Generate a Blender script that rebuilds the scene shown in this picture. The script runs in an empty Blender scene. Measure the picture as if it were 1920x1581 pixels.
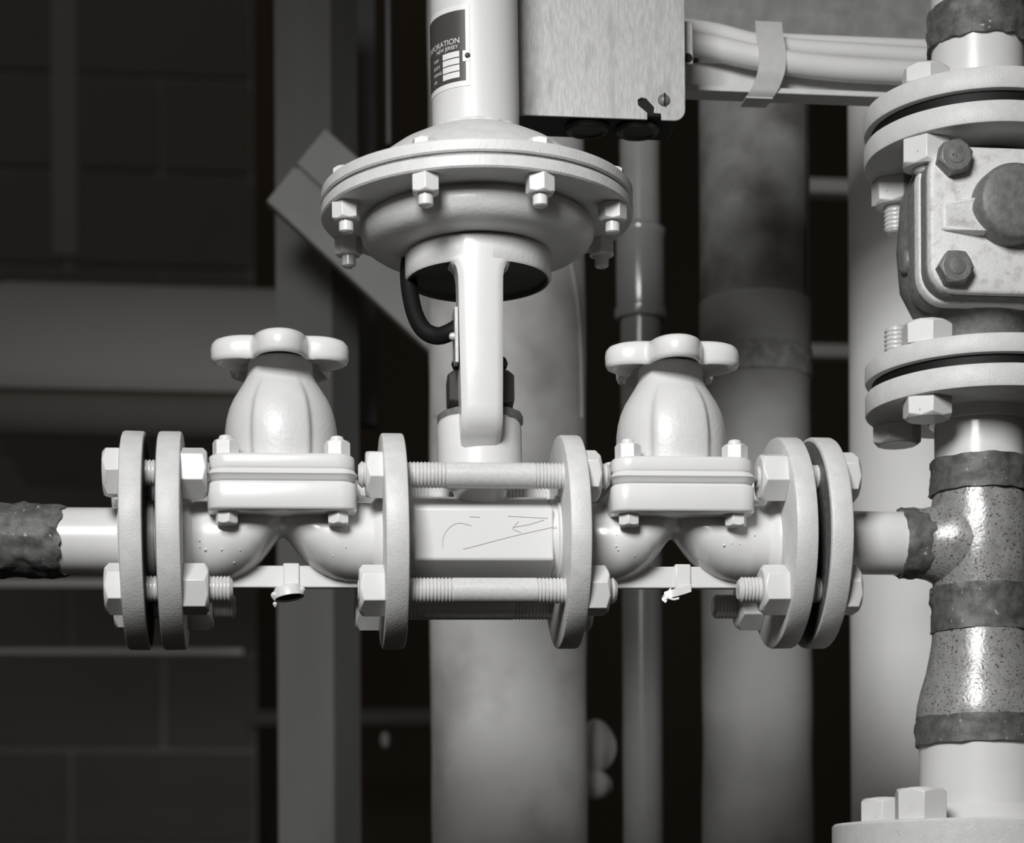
import bpy, bmesh, math, random
from mathutils import Vector, Matrix, noise

# ------------------------------------------------------------------ camera, light, exposure
S = 0.00027                      # metres per modelling unit
FPX = 3900.0                     # focal length in picture units (1920 wide)
HOR = 1715.0                     # picture row of the eye level (lens shifted upwards)
PSI = math.atan(0.11)            # camera turned to the right of the pipe normal
ROLL = math.radians(0.30)
TILT = 0.0105                    # fall of the pipe line
sp, cp = math.sin(PSI), math.cos(PSI)
CAM = Vector((-FPX * sp, -FPX * cp, -697.0))

scene = bpy.context.scene
cd = bpy.data.cameras.new('camera')
cam = bpy.data.objects.new('camera', cd)
scene.collection.objects.link(cam)
cd.sensor_width = 36.0
cd.sensor_fit = 'HORIZONTAL'
cd.lens = FPX / 1920 * 36.0
cd.shift_y = (HOR - 790.5) / 1920
cd.clip_start = 0.02
cd.clip_end = 50
cam.matrix_world = (Matrix.Translation(CAM * S) @ Matrix.Rotation(-PSI, 4, 'Z')
                    @ Matrix.Rotation(math.pi / 2, 4, 'X') @ Matrix.Rotation(-ROLL, 4, 'Z'))
cd.dof.use_dof = True
cd.dof.focus_distance = 3850 * S
cd.dof.aperture_fstop = 9.5
scene.camera = cam

world = bpy.data.worlds.new('world')
scene.world = world
world.use_nodes = True
wb = world.node_tree.nodes['Background']
wb.inputs[0].default_value = (1.0, 0.93, 0.86, 1)
wb.inputs[1].default_value = 0.065

def area(name, loc, target, size, power):
    l = bpy.data.lights.new(name, 'AREA')
    l.shape = 'SQUARE'
    l.size = size
    l.energy = power
    o = bpy.data.objects.new(name, l)
    scene.collection.objects.link(o)
    o.location = Vector(loc) * S
    d = (Vector(target) - Vector(loc)).normalized()
    o.rotation_euler = d.to_track_quat('-Z', 'Y').to_euler()
    return o
lamp = area('photo_lamp', (-1150, -3500, 1700), (300, 0, 10), 0.32, 3.05)
lamp.data.spread = math.radians(80)

vs = scene.view_settings
vs.view_transform = 'Standard'
vs.look = 'None'
vs.exposure = 0.0
vs.gamma = 1.0
vs.use_curve_mapping = False

# ------------------------------------------------------------------ picture <-> world
def un(px, py, Y):
    x, y = px - 960.0, py - HOR
    c, s = math.cos(ROLL), math.sin(ROLL)
    xr, yr = x * c - y * s, x * s + y * c
    a, b = xr / FPX, -yr / FPX
    d = Vector((sp + a * cp, cp - a * sp, b))
    t = (Y - CAM.y) / d.y
    return CAM + d * t
CA, SA = math.cos(TILT), math.sin(TILT)
def unl(px, py, Y):               # same, in the frame of the sloping pipe line
    p = un(px, py, Y)
    return Vector((p.x * CA + p.z * SA, p.y, -p.x * SA + p.z * CA))
def toworld(p):
    return Vector((p[0] * CA - p[2] * SA, p[1], p[0] * SA + p[2] * CA))

# ------------------------------------------------------------------ materials
def mat(name, col, rough=0.5, metal=0.0, var=0.0, vscale=40.0, bump=0.0, bscale=300.0,
        speck=None, stretch=None, coat=0.0, spec=0.5, mottle=None):
    m = bpy.data.materials.new(name)
    m.use_nodes = True
    nt = m.node_tree
    b = nt.nodes['Principled BSDF']
    c = col if isinstance(col, tuple) else (col, col * 0.995, col * 0.975)
    b.inputs['Roughness'].default_value = rough
    b.inputs['Metallic'].default_value = metal
    b.inputs['Coat Weight'].default_value = coat
    b.inputs['Coat Roughness'].default_value = 0.12
    b.inputs['Specular IOR Level'].default_value = spec
    tc = nt.nodes.new('ShaderNodeTexCoord')
    vec = tc.outputs['Object']
    if stretch:
        mp = nt.nodes.new('ShaderNodeMapping')
        mp.inputs['Scale'].default_value = stretch
        nt.links.new(vec, mp.inputs[0])
        vec = mp.outputs[0]
    col_out = None
    rgb = nt.nodes.new('ShaderNodeRGB')
    rgb.outputs[0].default_value = (*c, 1)
    col_out = rgb.outputs[0]
    def ramped(scale, lo, hi, detail=4, v=vec):
        n = nt.nodes.new('ShaderNodeTexNoise')
        n.inputs['Scale'].default_value = scale
        n.inputs['Detail'].default_value = detail
        nt.links.new(v, n.inputs['Vector'])
        r = nt.nodes.new('ShaderNodeMapRange')
        r.inputs['From Min'].default_value = lo
        r.inputs['From Max'].default_value = hi
        nt.links.new(n.outputs['Fac'], r.inputs['Value'])
        return r.outputs[0]
    def mix(fac, a, colr):
        x = nt.nodes.new('ShaderNodeMix')
        x.data_type = 'RGBA'
        nt.links.new(fac, x.inputs[0])
        nt.links.new(a, x.inputs[6])
        x.inputs[7].default_value = (*colr, 1)
        return x.outputs[2]
    if var:
        f = ramped(vscale, 0.3, 0.75)
        col_out = mix(f, col_out, tuple(v * (1 - var) for v in c))
    if mottle:                    # (scale, low, high, colour)
        f = ramped(mottle[0], mottle[1], mottle[2], 6)
        col_out = mix(f, col_out, mottle[3])
    if speck:                     # (scale, threshold, colour)
        f = ramped(speck[0], speck[1], speck[1] + 0.03, 3)
        col_out = mix(f, col_out, speck[2])
    nt.links.new(col_out, b.inputs['Base Color'])
    if bump:
        n = nt.nodes.new('ShaderNodeTexNoise')
        n.inputs['Scale'].default_value = bscale
        n.inputs['Detail'].default_value = 3
        nt.links.new(vec, n.inputs['Vector'])
        bp = nt.nodes.new('ShaderNodeBump')
        bp.inputs['Strength'].default_value = bump
        bp.inputs['Distance'].default_value = 0.0004
        nt.links.new(n.outputs['Fac'], bp.inputs['Height'])
        nt.links.new(bp.outputs[0], b.inputs['Normal'])
    return m

DK = (0.05, 0.046, 0.042)
M = {}
M['paint'] = mat('thick white paint', 0.66, 0.30, var=0.05, vscale=60, bump=0.10, bscale=260, coat=0.35,
                 speck=(420, 0.765, (0.16, 0.15, 0.14)))
M['paint_rough'] = mat('stippled white paint', 0.60, 0.48, var=0.12, vscale=160, bump=0.45, bscale=900,
                       speck=(500, 0.75, (0.2, 0.19, 0.18)))
M['paint_cast'] = mat('white paint on castings', 0.60, 0.40, var=0.08, vscale=60, bump=0.45, bscale=420, coat=0.08,
                      speck=(300, 0.76, (0.3, 0.29, 0.28)))
M['paint_worn'] = mat('worn white paint on nuts', 0.64, 0.45, var=0.06, vscale=90, bump=0.14, bscale=400, coat=0.2,
                      speck=(190, 0.73, (0.12, 0.11, 0.10)))
M['satin'] = mat('satin white enamel', 0.60, 0.42, var=0.03, vscale=30, speck=(160, 0.79, (0.1, 0.1, 0.1)))
M['stud'] = mat('painted stud thread', 0.60, 0.35, var=0.15, vscale=500, bump=0.1, bscale=500, coat=0.2)
M['galv'] = mat('galvanised sheet', 0.50, 0.45, metal=0.35, var=0.28, vscale=700, bump=0.12, bscale=1500,
                mottle=(160, 0.52, 0.72, (0.33, 0.33, 0.32)), stretch=(1, 1, 0.22))
M['black'] = mat('black rubber', (0.004, 0.0037, 0.0034), 0.6, spec=0.25)  # also serves as painted shade in the column flange gaps and switch box
M['dark_steel'] = mat('dark steel', (0.035, 0.032, 0.029), 0.5, var=0.3, vscale=200)
M['brown_nut'] = mat('dull dark gland nut', (0.05, 0.046, 0.042), 0.45, var=0.2)
M['cast'] = mat('bare speckled casting', 0.36, 0.34, metal=0.25, var=0.25, vscale=160, bump=0.45, bscale=600,
                speck=(800, 0.60, (0.09, 0.08, 0.075)), mottle=(90, 0.5, 0.75, (0.2, 0.19, 0.18)))
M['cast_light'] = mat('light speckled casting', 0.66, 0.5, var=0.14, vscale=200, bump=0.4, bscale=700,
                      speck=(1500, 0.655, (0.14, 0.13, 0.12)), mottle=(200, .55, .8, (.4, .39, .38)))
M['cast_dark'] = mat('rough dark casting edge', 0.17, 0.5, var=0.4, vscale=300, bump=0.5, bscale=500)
M['rust_bolt'] = mat('rusty bolt', 0.21, 0.5, metal=0.3, var=0.35, vscale=240, bump=0.4, bscale=700,
                     speck=(500, 0.66, (0.03, 0.028, 0.026)))
M['weld'] = mat('rusty weld', 0.13, 0.55, var=0.6, vscale=220, bump=0.7, bscale=420,
                speck=(330, 0.68, (0.35, 0.34, 0.33)))
M['canvas'] = mat('grey canvas jacket', 0.82, 0.75, var=0.18, vscale=12, bump=0.15, bscale=300,
                  mottle=(14, 0.46, 0.72, (0.40, 0.39, 0.37)), speck=(45, 0.755, (0.1, 0.095, 0.09)))
M['mesh_jacket'] = mat('mottled mesh jacket', 0.32, 0.8, var=0.3, vscale=30, bump=0.3, bscale=200,
                       mottle=(22, 0.42, 0.68, (0.10, 0.095, 0.09)))
M['tape'] = mat('smooth grey tape', 0.36, 0.6, var=0.08, vscale=20)
M['tape_dots'] = mat('dotted mesh tape', 0.4, 0.8, var=0.5, vscale=190, bump=0.3, bscale=250)
M['lower_jacket'] = mat('cloudy grey jacket', 0.52, 0.7, var=0.3, vscale=10,
                        mottle=(9, 0.42, 0.75, (0.2, 0.195, 0.185)))
M['duct_white'] = mat('dusty white pipe', 0.85, 0.6, var=0.12, vscale=10, speck=(60, 0.75, (0.2, 0.19, 0.18)))
M['grey_pipe'] = mat('glossy grey pipe', 0.34, 0.2, var=0.1, vscale=60, coat=0.6, bump=0.08, bscale=120)
M['wood'] = mat('weathered timber', 0.19, 0.75, var=0.35, vscale=16, stretch=(1, 1, 0.2),
                mottle=(14, 0.55, 0.8, (0.12, 0.11, 0.10)))
M['board'] = mat('dusty pale board', 0.34, 0.75, var=0.2, vscale=20)
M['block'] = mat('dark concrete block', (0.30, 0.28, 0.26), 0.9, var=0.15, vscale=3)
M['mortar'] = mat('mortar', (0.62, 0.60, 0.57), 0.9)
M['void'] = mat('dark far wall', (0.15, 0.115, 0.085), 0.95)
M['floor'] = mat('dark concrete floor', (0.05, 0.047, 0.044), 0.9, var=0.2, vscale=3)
M['duct'] = mat('dull grey duct', 0.8, 0.75, var=0.12, vscale=3)
M['dim_metal'] = mat('dim steel', 0.12, 0.5, var=0.2, vscale=20)
M['pale'] = mat('pale cloth', 0.88, 0.8)
M['hose'] = mat('painted hose', 0.68, 0.38, var=0.06, vscale=40, coat=0.2, bump=0.1, bscale=200,
                speck=(150, 0.72, (0.06, 0.055, 0.05)), stretch=(0.25, 1, 1))
M['strap'] = mat('grey metal strap', 0.55, 0.4, metal=0.1, var=0.1, vscale=200, bump=0.05, bscale=900)
M['ledge'] = mat('rough painted concrete', 0.24, 0.8, var=0.35, vscale=90, bump=0.6, bscale=160)
M['plate_black'] = mat('black nameplate enamel', (0.055, 0.053, 0.05), 0.35)
M['plate_white'] = mat('nameplate white', 0.68, 0.4)
M['face_shade'] = mat('painted face and hub shade', (0.05, 0.047, 0.044), 0.7, var=0.3, vscale=200, bump=0.3, bscale=500)  # dark tone that paints shade onto flange faces and hub underside
M['strip_steel'] = mat('dull strip steel', 0.46, 0.8)
M['pencil'] = mat('pencil mark', (0.40, 0.395, 0.39), 0.6)

# ------------------------------------------------------------------ mesh building
AX = {'X': (Vector((0, 1, 0)), Vector((0, 0, 1)), Vector((1, 0, 0))),
      'Y': (Vector((0, 0, 1)), Vector((1, 0, 0)), Vector((0, 1, 0))),
      'Z': (Vector((1, 0, 0)), Vector((0, 1, 0)), Vector((0, 0, 1)))}
class MB:
    def __init__(s):
        s.v = []; s.f = []
    def add(s, vs_, fs):
        o = len(s.v)
        s.v += [Vector(v) for v in vs_]
        s.f += [tuple(i + o for i in f) for f in fs]
        return s
    def rings(s, rings, closed=True, cap0=True, cap1=True):
        n = len(rings[0]); vv = []; ff = []
        for r in rings: vv += r
        for i in range(len(rings) - 1):
            for j in range(n if closed else n - 1):
                k = (j + 1) % n
                ff.append((i * n + j, i * n + k, (i + 1) * n + k, (i + 1) * n + j))
        if cap0: ff.append(tuple(range(n - 1, -1, -1)))
        if cap1: ff.append(tuple((len(rings) - 1) * n + j for j in range(n)))
        return s.add(vv, ff)
    def lathe(s, prof, c=(0, 0, 0), axis='Z', n=48, cap0=True, cap1=True, jit=None):
        """prof: (radius, along) pairs"""
        e1, e2, e3 = AX[axis]; c = Vector(c); R = []
        for i, (r, a) in enumerate(prof):
            ring = []
            for j in range(n):
                t = 2 * math.pi * j / n
                rr, aa = r, a
                if jit: rr, aa = jit(r, a, t, i)
                ring.append(c + e1 * (rr * math.cos(t)) + e2 * (rr * math.sin(t)) + e3 * aa)
            R.append(ring)
        return s.rings(R, True, cap0, cap1)
    def box(s, a, b):
        (x0, y0, z0), (x1, y1, z1) = a, b
        return s.add([(x0, y0, z0), (x1, y0, z0), (x1, y1, z0), (x0, y1, z0), (x0, y0, z1), (x1, y0, z1), (x1, y1, z1), (x0, y1, z1)],
                     [(0, 3, 2, 1), (4, 5, 6, 7), (0, 1, 5, 4), (1, 2, 6, 5), (2, 3, 7, 6), (3, 0, 4, 7)])
    def hexnut(s, c, axis, af, a0, a1, ph=0.0, ch=True, ch0=False):
        """chamfered hexagon between a0 and a1 along axis; chamfered face at a1"""
        e1, e2, e3 = AX[axis]; c = Vector(c)
        R = af / math.sqrt(3); d = (a1 - a0)
        cc = math.copysign(min(abs(d) * 0.3, af * 0.09), d)
        def ring(rc, rf, ac, afl):
            out = []
            for j in range(12):
                t = math.pi * j / 6 + ph
                r, a = (rc, ac) if j % 2 == 0 else (rf, afl)
                out.append(c + e1 * (r * math.cos(t)) + e2 * (r * math.sin(t)) + e3 * a)
            return out
        rs = []
        if ch0: rs += [ring(af * .475, af * .475, a0, a0), ring(R, af / 2, a0 + cc, a0 + cc * .25)]
        else: rs += [ring(R, af / 2, a0, a0)]
        if ch: rs += [ring(R, af / 2, a1 - cc, a1 - cc * .25), ring(af * .475, af * .475, a1, a1)]
        else: rs += [ring(R, af / 2, a1, a1)]
        return s.rings(rs)
    def prism(s, pts, d, off=0.0):
        """pts: outline of 3-D points, extruded by vector d"""
        d = Vector(d)
        return s.rings([[Vector(p) for p in pts], [Vector(p) + d for p in pts]])
    def tube(s, path, r, n=16, caps=True):
        P = [Vector(p) for p in path]
        rr = r if isinstance(r, (list, tuple)) else [r] * len(P)
        t0 = (P[1] - P[0]).normalized()
        up = Vector((0, 0, 1)) if abs(t0.z) < .9 else Vector((0, 1, 0))
        u = t0.cross(up).normalized(); R = []
        for i, p in enumerate(P):
            t = (P[min(i + 1, len(P) - 1)] - P[max(i - 1, 0)]).normalized()
            u = (u - t * u.dot(t)).normalized(); w = t.cross(u)
            R.append([p + u * (rr[i] * math.cos(2 * math.pi * j / n)) + w * (rr[i] * math.sin(2 * math.pi * j / n)) for j in range(n)])
        return s.rings(R, True, caps, caps)

def smooth_path(pts, k=8):
    P = [Vector(p) for p in pts]; out = []
    for i in range(len(P) - 1):
        a, b = P[max(i - 1, 0)], P[i]
        c, d = P[i + 1], P[min(i + 2, len(P) - 1)]
        for j in range(k):
            t = j / k
            out.append(0.5 * ((2 * b) + (c - a) * t + (2 * a - 5 * b + 4 * c - d) * t * t + (3 * b - a - 3 * c + d) * t ** 3))
    out.append(P[-1])
    return out

def rrect(hx, hy, r, k=6, cx=0, cy=0):
    out = []
    for (sx, sy, a0) in ((1, 1, 0), (-1, 1, 90), (-1, -1, 180), (1, -1, 270)):
        for j in range(k + 1):
            a = math.radians(a0 + 90 * j / k)
            out.append((cx + sx * (hx - r) + r * math.cos(a), cy + sy * (hy - r) + r * math.sin(a)))
    return out

COL = scene.collection
ORG = {}
def obj(name, mb, material, parent=None, org=None, bevel=0.0, sharp=38, seg=2):
    """one mesh object; vertices are given in modelling units and stored relative to the thing's origin"""
    if org is None:
        org = ORG[parent.name] if parent is not None else Vector((0, 0, 0))
    me = bpy.data.meshes.new(name)
    me.from_pydata([tuple((Vector(v) - org) * S) for v in mb.v], [], mb.f)
    bm = bmesh.new(); bm.from_mesh(me)
    bmesh.ops.recalc_face_normals(bm, faces=bm.faces)
    bm.to_mesh(me); bm.free()
    me.shade_smooth()
    me.set_sharp_from_angle(angle=math.radians(sharp))
    me.materials.append(M[material] if isinstance(material, str) else material)
    o = bpy.data.objects.new(name, me)
    COL.objects.link(o)
    if bevel:
        b = o.modifiers.new('bevel', 'BEVEL')
        b.width = bevel * S; b.segments = seg; b.limit_method = 'ANGLE'; b.angle_limit = math.radians(35)
    if parent is not None:
        o.parent = parent
        ORG[o.name] = org
    return o
def tag(o, label, cat, group=None):
    o['label'] = label; o['category'] = cat
    if group: o['group'] = group
    return o
def thing(name, label, cat, org, group=None, line=False):
    o = bpy.data.objects.new(name, None)
    COL.objects.link(o)
    o.empty_display_size = 0.01
    org = Vector(org)
    if line:
        o.location = toworld(org) * S
        o.rotation_euler = (0, -TILT, 0)
    else:
        o.location = org * S
    ORG[o.name] = org
    return tag(o, label, cat, group)
def single(name, mb, material, label, cat, org, group=None, line=False, **k):
    org = Vector(org)
    o = obj(name, mb, material, None, org, **k)
    o.location = (toworld(org) if line else org) * S
    if line: o.rotation_euler = (0, -TILT, 0)
    return tag(o, label, cat, group)
def structure(name, mb, material, org, parent=None, **k):
    o = obj(name, mb, material, parent, Vector(org), **k)
    if parent is None:
        o.location = Vector(org) * S
        o['kind'] = 'structure'
    return o

def thread_prof(r, a0, a1, pitch=6.6, depth=2.6):
    n = max(2, int(round(abs(a1 - a0) / pitch))); out = []
    st = (a1 - a0) / n
    for i in range(n):
        out += [(r - depth, a0 + st * i), (r - .3, a0 + st * (i + .36)), (r - .3, a0 + st * (i + .64))]
    out.append((r - depth, a1))
    return out
def cap_end(prof, ch=4):
    """bevel the last end of a stud profile"""
    r, a = prof[-1]; d = 1 if a > prof[0][1] else -1
    return prof + [(r - ch * .3, a + d * 1.0), (r - ch, a + d * 3)]

# ------------------------------------------------------------------ setting
random.seed(4)
WY = 12000
mortar = MB()
a = un(-80, -120, WY + 60); b = un(462, 1700, WY + 60)
b.x = un(305, 1300, WY).x + (un(480, 1300, WY).x - un(305, 1300, WY).x)
mortar.box((a.x, WY + 60, b.z), (b.x, WY + 400, a.z))
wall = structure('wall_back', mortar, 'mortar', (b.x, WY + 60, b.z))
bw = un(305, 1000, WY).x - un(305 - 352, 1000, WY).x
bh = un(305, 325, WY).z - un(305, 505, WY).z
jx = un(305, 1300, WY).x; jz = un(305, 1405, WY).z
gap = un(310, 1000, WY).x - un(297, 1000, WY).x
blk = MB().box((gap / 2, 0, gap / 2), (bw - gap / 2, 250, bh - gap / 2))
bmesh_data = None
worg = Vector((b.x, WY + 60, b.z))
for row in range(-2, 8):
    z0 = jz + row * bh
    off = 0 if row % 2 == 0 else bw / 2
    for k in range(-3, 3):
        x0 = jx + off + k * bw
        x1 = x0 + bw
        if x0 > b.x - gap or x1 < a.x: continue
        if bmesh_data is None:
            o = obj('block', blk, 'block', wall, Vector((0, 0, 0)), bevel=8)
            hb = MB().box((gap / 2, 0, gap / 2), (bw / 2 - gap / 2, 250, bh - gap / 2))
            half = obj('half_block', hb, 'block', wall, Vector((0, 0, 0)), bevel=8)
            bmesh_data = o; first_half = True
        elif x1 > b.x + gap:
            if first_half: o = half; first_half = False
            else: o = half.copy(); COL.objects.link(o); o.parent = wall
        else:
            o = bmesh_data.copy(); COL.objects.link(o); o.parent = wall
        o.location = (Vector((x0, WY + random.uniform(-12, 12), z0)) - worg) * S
FY = 17000
p0 = un(-400, -400, FY); p1 = un(2300, 1850, FY)
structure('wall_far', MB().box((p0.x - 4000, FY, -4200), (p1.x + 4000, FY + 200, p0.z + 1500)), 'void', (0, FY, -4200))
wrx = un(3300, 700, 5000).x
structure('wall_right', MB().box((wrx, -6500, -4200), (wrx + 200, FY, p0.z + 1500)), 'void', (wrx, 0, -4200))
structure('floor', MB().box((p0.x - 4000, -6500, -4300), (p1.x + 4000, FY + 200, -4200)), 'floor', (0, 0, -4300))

# ------------------------------------------------------------------ background things
def vpipe(pxl, pxr, Y, y0, y1, pyref=1000):
    """centre, radius and heights of an upright pipe seen between two picture columns"""
    l = un(pxl, pyref, Y); r = un(pxr, pyref, Y)
    c = (l + r) / 2
    rad = (un(pxr, pyref, Y).x - un(pxl, pyref, Y).x) / 2 * math.cos(math.atan((((pxl + pxr) / 2) - 530) / FPX))
    return Vector((c.x, Y, 0)), rad, un((pxl + pxr) / 2, y0, Y).z, un((pxl + pxr) / 2, y1, Y).z

# big canvas-covered pipe behind the actuator
c, r, zt, zb = vpipe(806, 1098, 1500, -80, 1680)
t = thing('insulated_pipe', 'broad grey canvas-wrapped upright pipe behind the yoke and threaded rods', 'pipe', (c.x, 1500, zb))
def wob(amp, sc, seed):
    def f(r_, a_, th, i):
        return r_ + amp * noise.noise(Vector((math.cos(th) * 1.2, math.sin(th) * 1.2 + seed, a_ * sc))), a_
    return f
obj('jacket', MB().lathe([(r, zb + (zt - zb) * i / 40) for i in range(41)], (c.x, c.y, 0), 'Z', 64, jit=wob(5, .004, 3)), 'canvas', t)
seam = [Vector((c.x + (r + 2) * math.sin(math.radians(A)), c.y - (r + 2) * math.cos(math.radians(A)), un(1060, yy, 1500).z))
        for A, yy in ((36, 440), (44, 500), (52, 560), (58, 620), (61, 700), (62, 800))]
obj('jacket_seam', MB().tube(smooth_path(seam, 5), 4, 8), 'canvas', t)

# slim glossy pipe with a coupling
c, r, zt, zb = vpipe(1165, 1241, 1600, -80, 1680)
t = thing('slim_pipe', 'slim glossy grey upright pipe with a long coupling, behind the right valve', 'pipe', (c.x, 1600, zb))
obj('pipe', MB().lathe([(r, zb), (r, zt)], c, 'Z', 40), 'grey_pipe', t)
z1, z2 = un(1200, 425, 1600).z, un(1200, 600, 1600).z
k = r * 1.27
obj('coupling', MB().lathe([(r, z2 - 3), (k * .98, z2), (k * 1.02, z2 + 12), (k * 1.02, z2 + 26), (k * .95, z2 + 32), (k * .95, z1 - 32),
                            (k * 1.0, z1 - 26), (k * 1.0, z1 - 12), (r * 1.05, z1), (r, z1 + 3)], c, 'Z', 40), 'grey_pipe', t)

# mottled wrapped pipe with a tape band
c, r, zt, zb = vpipe(1314, 1521, 1500, -80, 1680)
t = thing('wrapped_pipe', 'mottled mesh-wrapped upright pipe with a smooth tape band, right of the slim pipe', 'pipe', (c.x, 1500, zb))
zs = [un(1415, y, 1500).z for y in (570, 662, 716)]
def cyl(za, zb_, rr, n=48): return MB().lathe([(rr, za), (rr, zb_)], c, 'Z', n)
obj('mesh_jacket', cyl(zs[0] - 5, zt, r), 'mesh_jacket', t)
obj('smooth_tape', cyl(zs[1] - 4, zs[0], r + 2.5), 'tape', t, bevel=1.5)
obj('dotted_tape', cyl(zs[2], zs[1], r + 5), 'tape_dots', t, bevel=2)
obj('lower_jacket', MB().lathe([(r, zb + (zs[2] + 3 - zb) * i / 20) for i in range(21)], c, 'Z', 48, jit=wob(4, .005, 9)), 'lower_jacket', t)
ang = math.radians(50)
sx, sy = c.x + (r + 1) * math.sin(ang), c.y - (r + 1) * math.cos(ang)
obj('overlap_seam', MB().tube([(sx, sy, zs[0]), (sx, sy, zt)], 3.5, 8), 'dark_steel', t)

# pale dusty large pipe at right
c, r, zt, zb = vpipe(1591, 1985, 1200, -80, 1680)
t = single('pale_pipe', MB().lathe([(r, zb + (zt - zb) * i / 20) for i in range(21)], (c.x, c.y, 0), 'Z', 72), 'duct_white',
           'wide pale dusty upright pipe directly behind the welded tee column', 'pipe', (c.x, 1200, zb))

# timber post, turned so that two faces show
PY = 2500
l = un(518, 1000, PY); m_ = un(624, 1000, PY - 35); r_ = un(672, 1000, PY + 10)
zb, zt = un(600, 1690, PY).z, un(600, -80, PY).z
pts = [(l.x, PY + 5, zb), (m_.x, PY - 40, zb), (r_.x + 8, PY + 80, zb), (l.x + 60, PY + 125, zb)]
single('timber_post', MB().prism(pts, (0, 0, zt - zb)), 'wood', 'square weathered timber post standing behind the left valve', 'post',
       (l.x, PY, zb), bevel=4)
# second post, dim, further back
PY = 3200
l = un(640, 800, PY); r_ = un(708, 800, PY)
zb, zt = un(600, 795, PY).z, un(600, -80, PY).z
single('steel_post', MB().box((l.x, PY, zb), (r_.x, PY + 60, zt)), 'dim_metal', 'dim steel post in the dark behind the timber post', 'post',
       (l.x, PY, zb), bevel=4)

# diagonal board of two strips
BY = 2050
q = [un(610, 240, BY), un(500, 376, BY), un(840, 690, BY), un(960, 560, BY)]
g0, g1 = un(556, 306, BY), un(905, 628, BY)
h0, h1 = un(551, 312, BY), un(899, 635, BY)
t = thing('diagonal_board', 'blurred grey board sloping down behind the actuator, made of two strips', 'board', q[2])
obj('strip', MB().prism([q[0], g0, g1, q[3]], (0, 45, 0)), 'board', t, bevel=4)
obj('strip', MB().prism([h0, q[1], q[2], h1], (0, 45, 0)), 'board', t, bevel=4)
obj('backing', MB().prism([g0 + Vector((6, 20, 0)), h0 + Vector((6, 20, -4)), h1 + Vector((0, 20, 0)), g1 + Vector((0, 20, 0))], (0, 20, 0)), 'board', t)

# hanging rod
RY = 1900
p = un(729, 250, RY); q2 = un(727, -80, RY)
single('hanger_rod', MB().lathe(thread_prof(9, p.z - 30, q2.z, 14, 2), (p.x, RY, 0), 'Z', 12), 'dim_metal',
       'thin steel rod hanging beside the actuator cylinder', 'rod', (p.x, RY, p.z - 30))

# duct with a sheet front and underside on the left
DY = 5600
za, zb_, = un(250, 470, DY).z, un(250, 712, DY).z
xa, xb = un(-60, 600, DY).x, un(560, 600, DY).x
HD = un(250, 330, DY).z - zb_
def duct_prof(x):
    out = [(x, DY + 2 * HD + 300, zb_ + HD)]
    for i in range(15):
        z = HD * (1 - i / 14)
        out.append((x, DY + 1.8 * HD * (z / HD) ** 2, zb_ + z))
    out += [(x, DY + 30, zb_ - 60), (x, DY + 2 * HD + 300, zb_ - 60)]
    return [Vector(v) for v in out]
t = thing('air_duct', 'wide dull grey air duct crossing the dark background at left', 'duct', (xa, DY, zb_ - 60))
obj('casing', MB().rings([duct_prof(xa), duct_prof(xb)]), 'duct', t)
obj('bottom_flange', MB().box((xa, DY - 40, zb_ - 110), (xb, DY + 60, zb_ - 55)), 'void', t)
# pipe under the duct
y1, y2 = un(250, 742, 5250), un(250, 822, 5250)
rr = (y1.z - y2.z) / 2
single('overhead_pipe', MB().lathe([(rr, un(-60, 780, 5250).x), (rr, un(600, 780, 5250).x)], (0, 5250, (y1.z + y2.z) / 2), 'X', 32), 'block',
       'dim horizontal pipe just beneath the grey air duct', 'pipe', (un(-60, 780, 5250)  .x, 5250, y2.z))
# rails low on the left
def rail(name, pa, pb, Y, th, label, matl='dim_metal'):
    A, B = un(*pa, Y), un(*pb, Y)
    h = th / FPX * (Y + 3900)
    single(name, MB().prism([A + Vector((0, 0, -h / 2)), A + Vector((0, 0, h / 2)), B + Vector((0, 0, h / 2)), B + Vector((0, 0, -h / 2))], (0, h * 1.5, 0)),
           matl, label, 'rail', A + Vector((0, 0, -h / 2)), bevel=3)
rail('steel_rail', (-60, 1093), (380, 1093), 5200, 15, 'pale steel rail running behind the left pipe stub', 'duct')
rail('steel_rail', (-60, 1221), (456, 1222), 6500, 11, 'narrow steel rail low in the background under the left flanges', 'duct')
rail('steel_rail', (468, 1347), (830, 1343), 11900, 26, 'faint steel rail in the dark between timber post and canvas-wrapped pipe', 'block')
rail('steel_rail', (1480, 345), (3400, 405), 5000, 26, 'upper blurred bracket bar between wrapped pipe and pale pipe', 'duct')
rail('steel_rail', (1480, 655), (3400, 700), 5000, 24, 'lower blurred bracket bar between wrapped pipe and pale pipe', 'duct')
A, B = un(96, 60, 10500), un(146, 478, 10500)
single('steel_strip', MB().box((A.x, 10500, B.z), (B.x, 10540, A.z + 1500)), 'strip_steel', 'faint upright steel strip at the far upper left', 'strip',
       (A.x, 10500, B.z), bevel=4)

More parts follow.
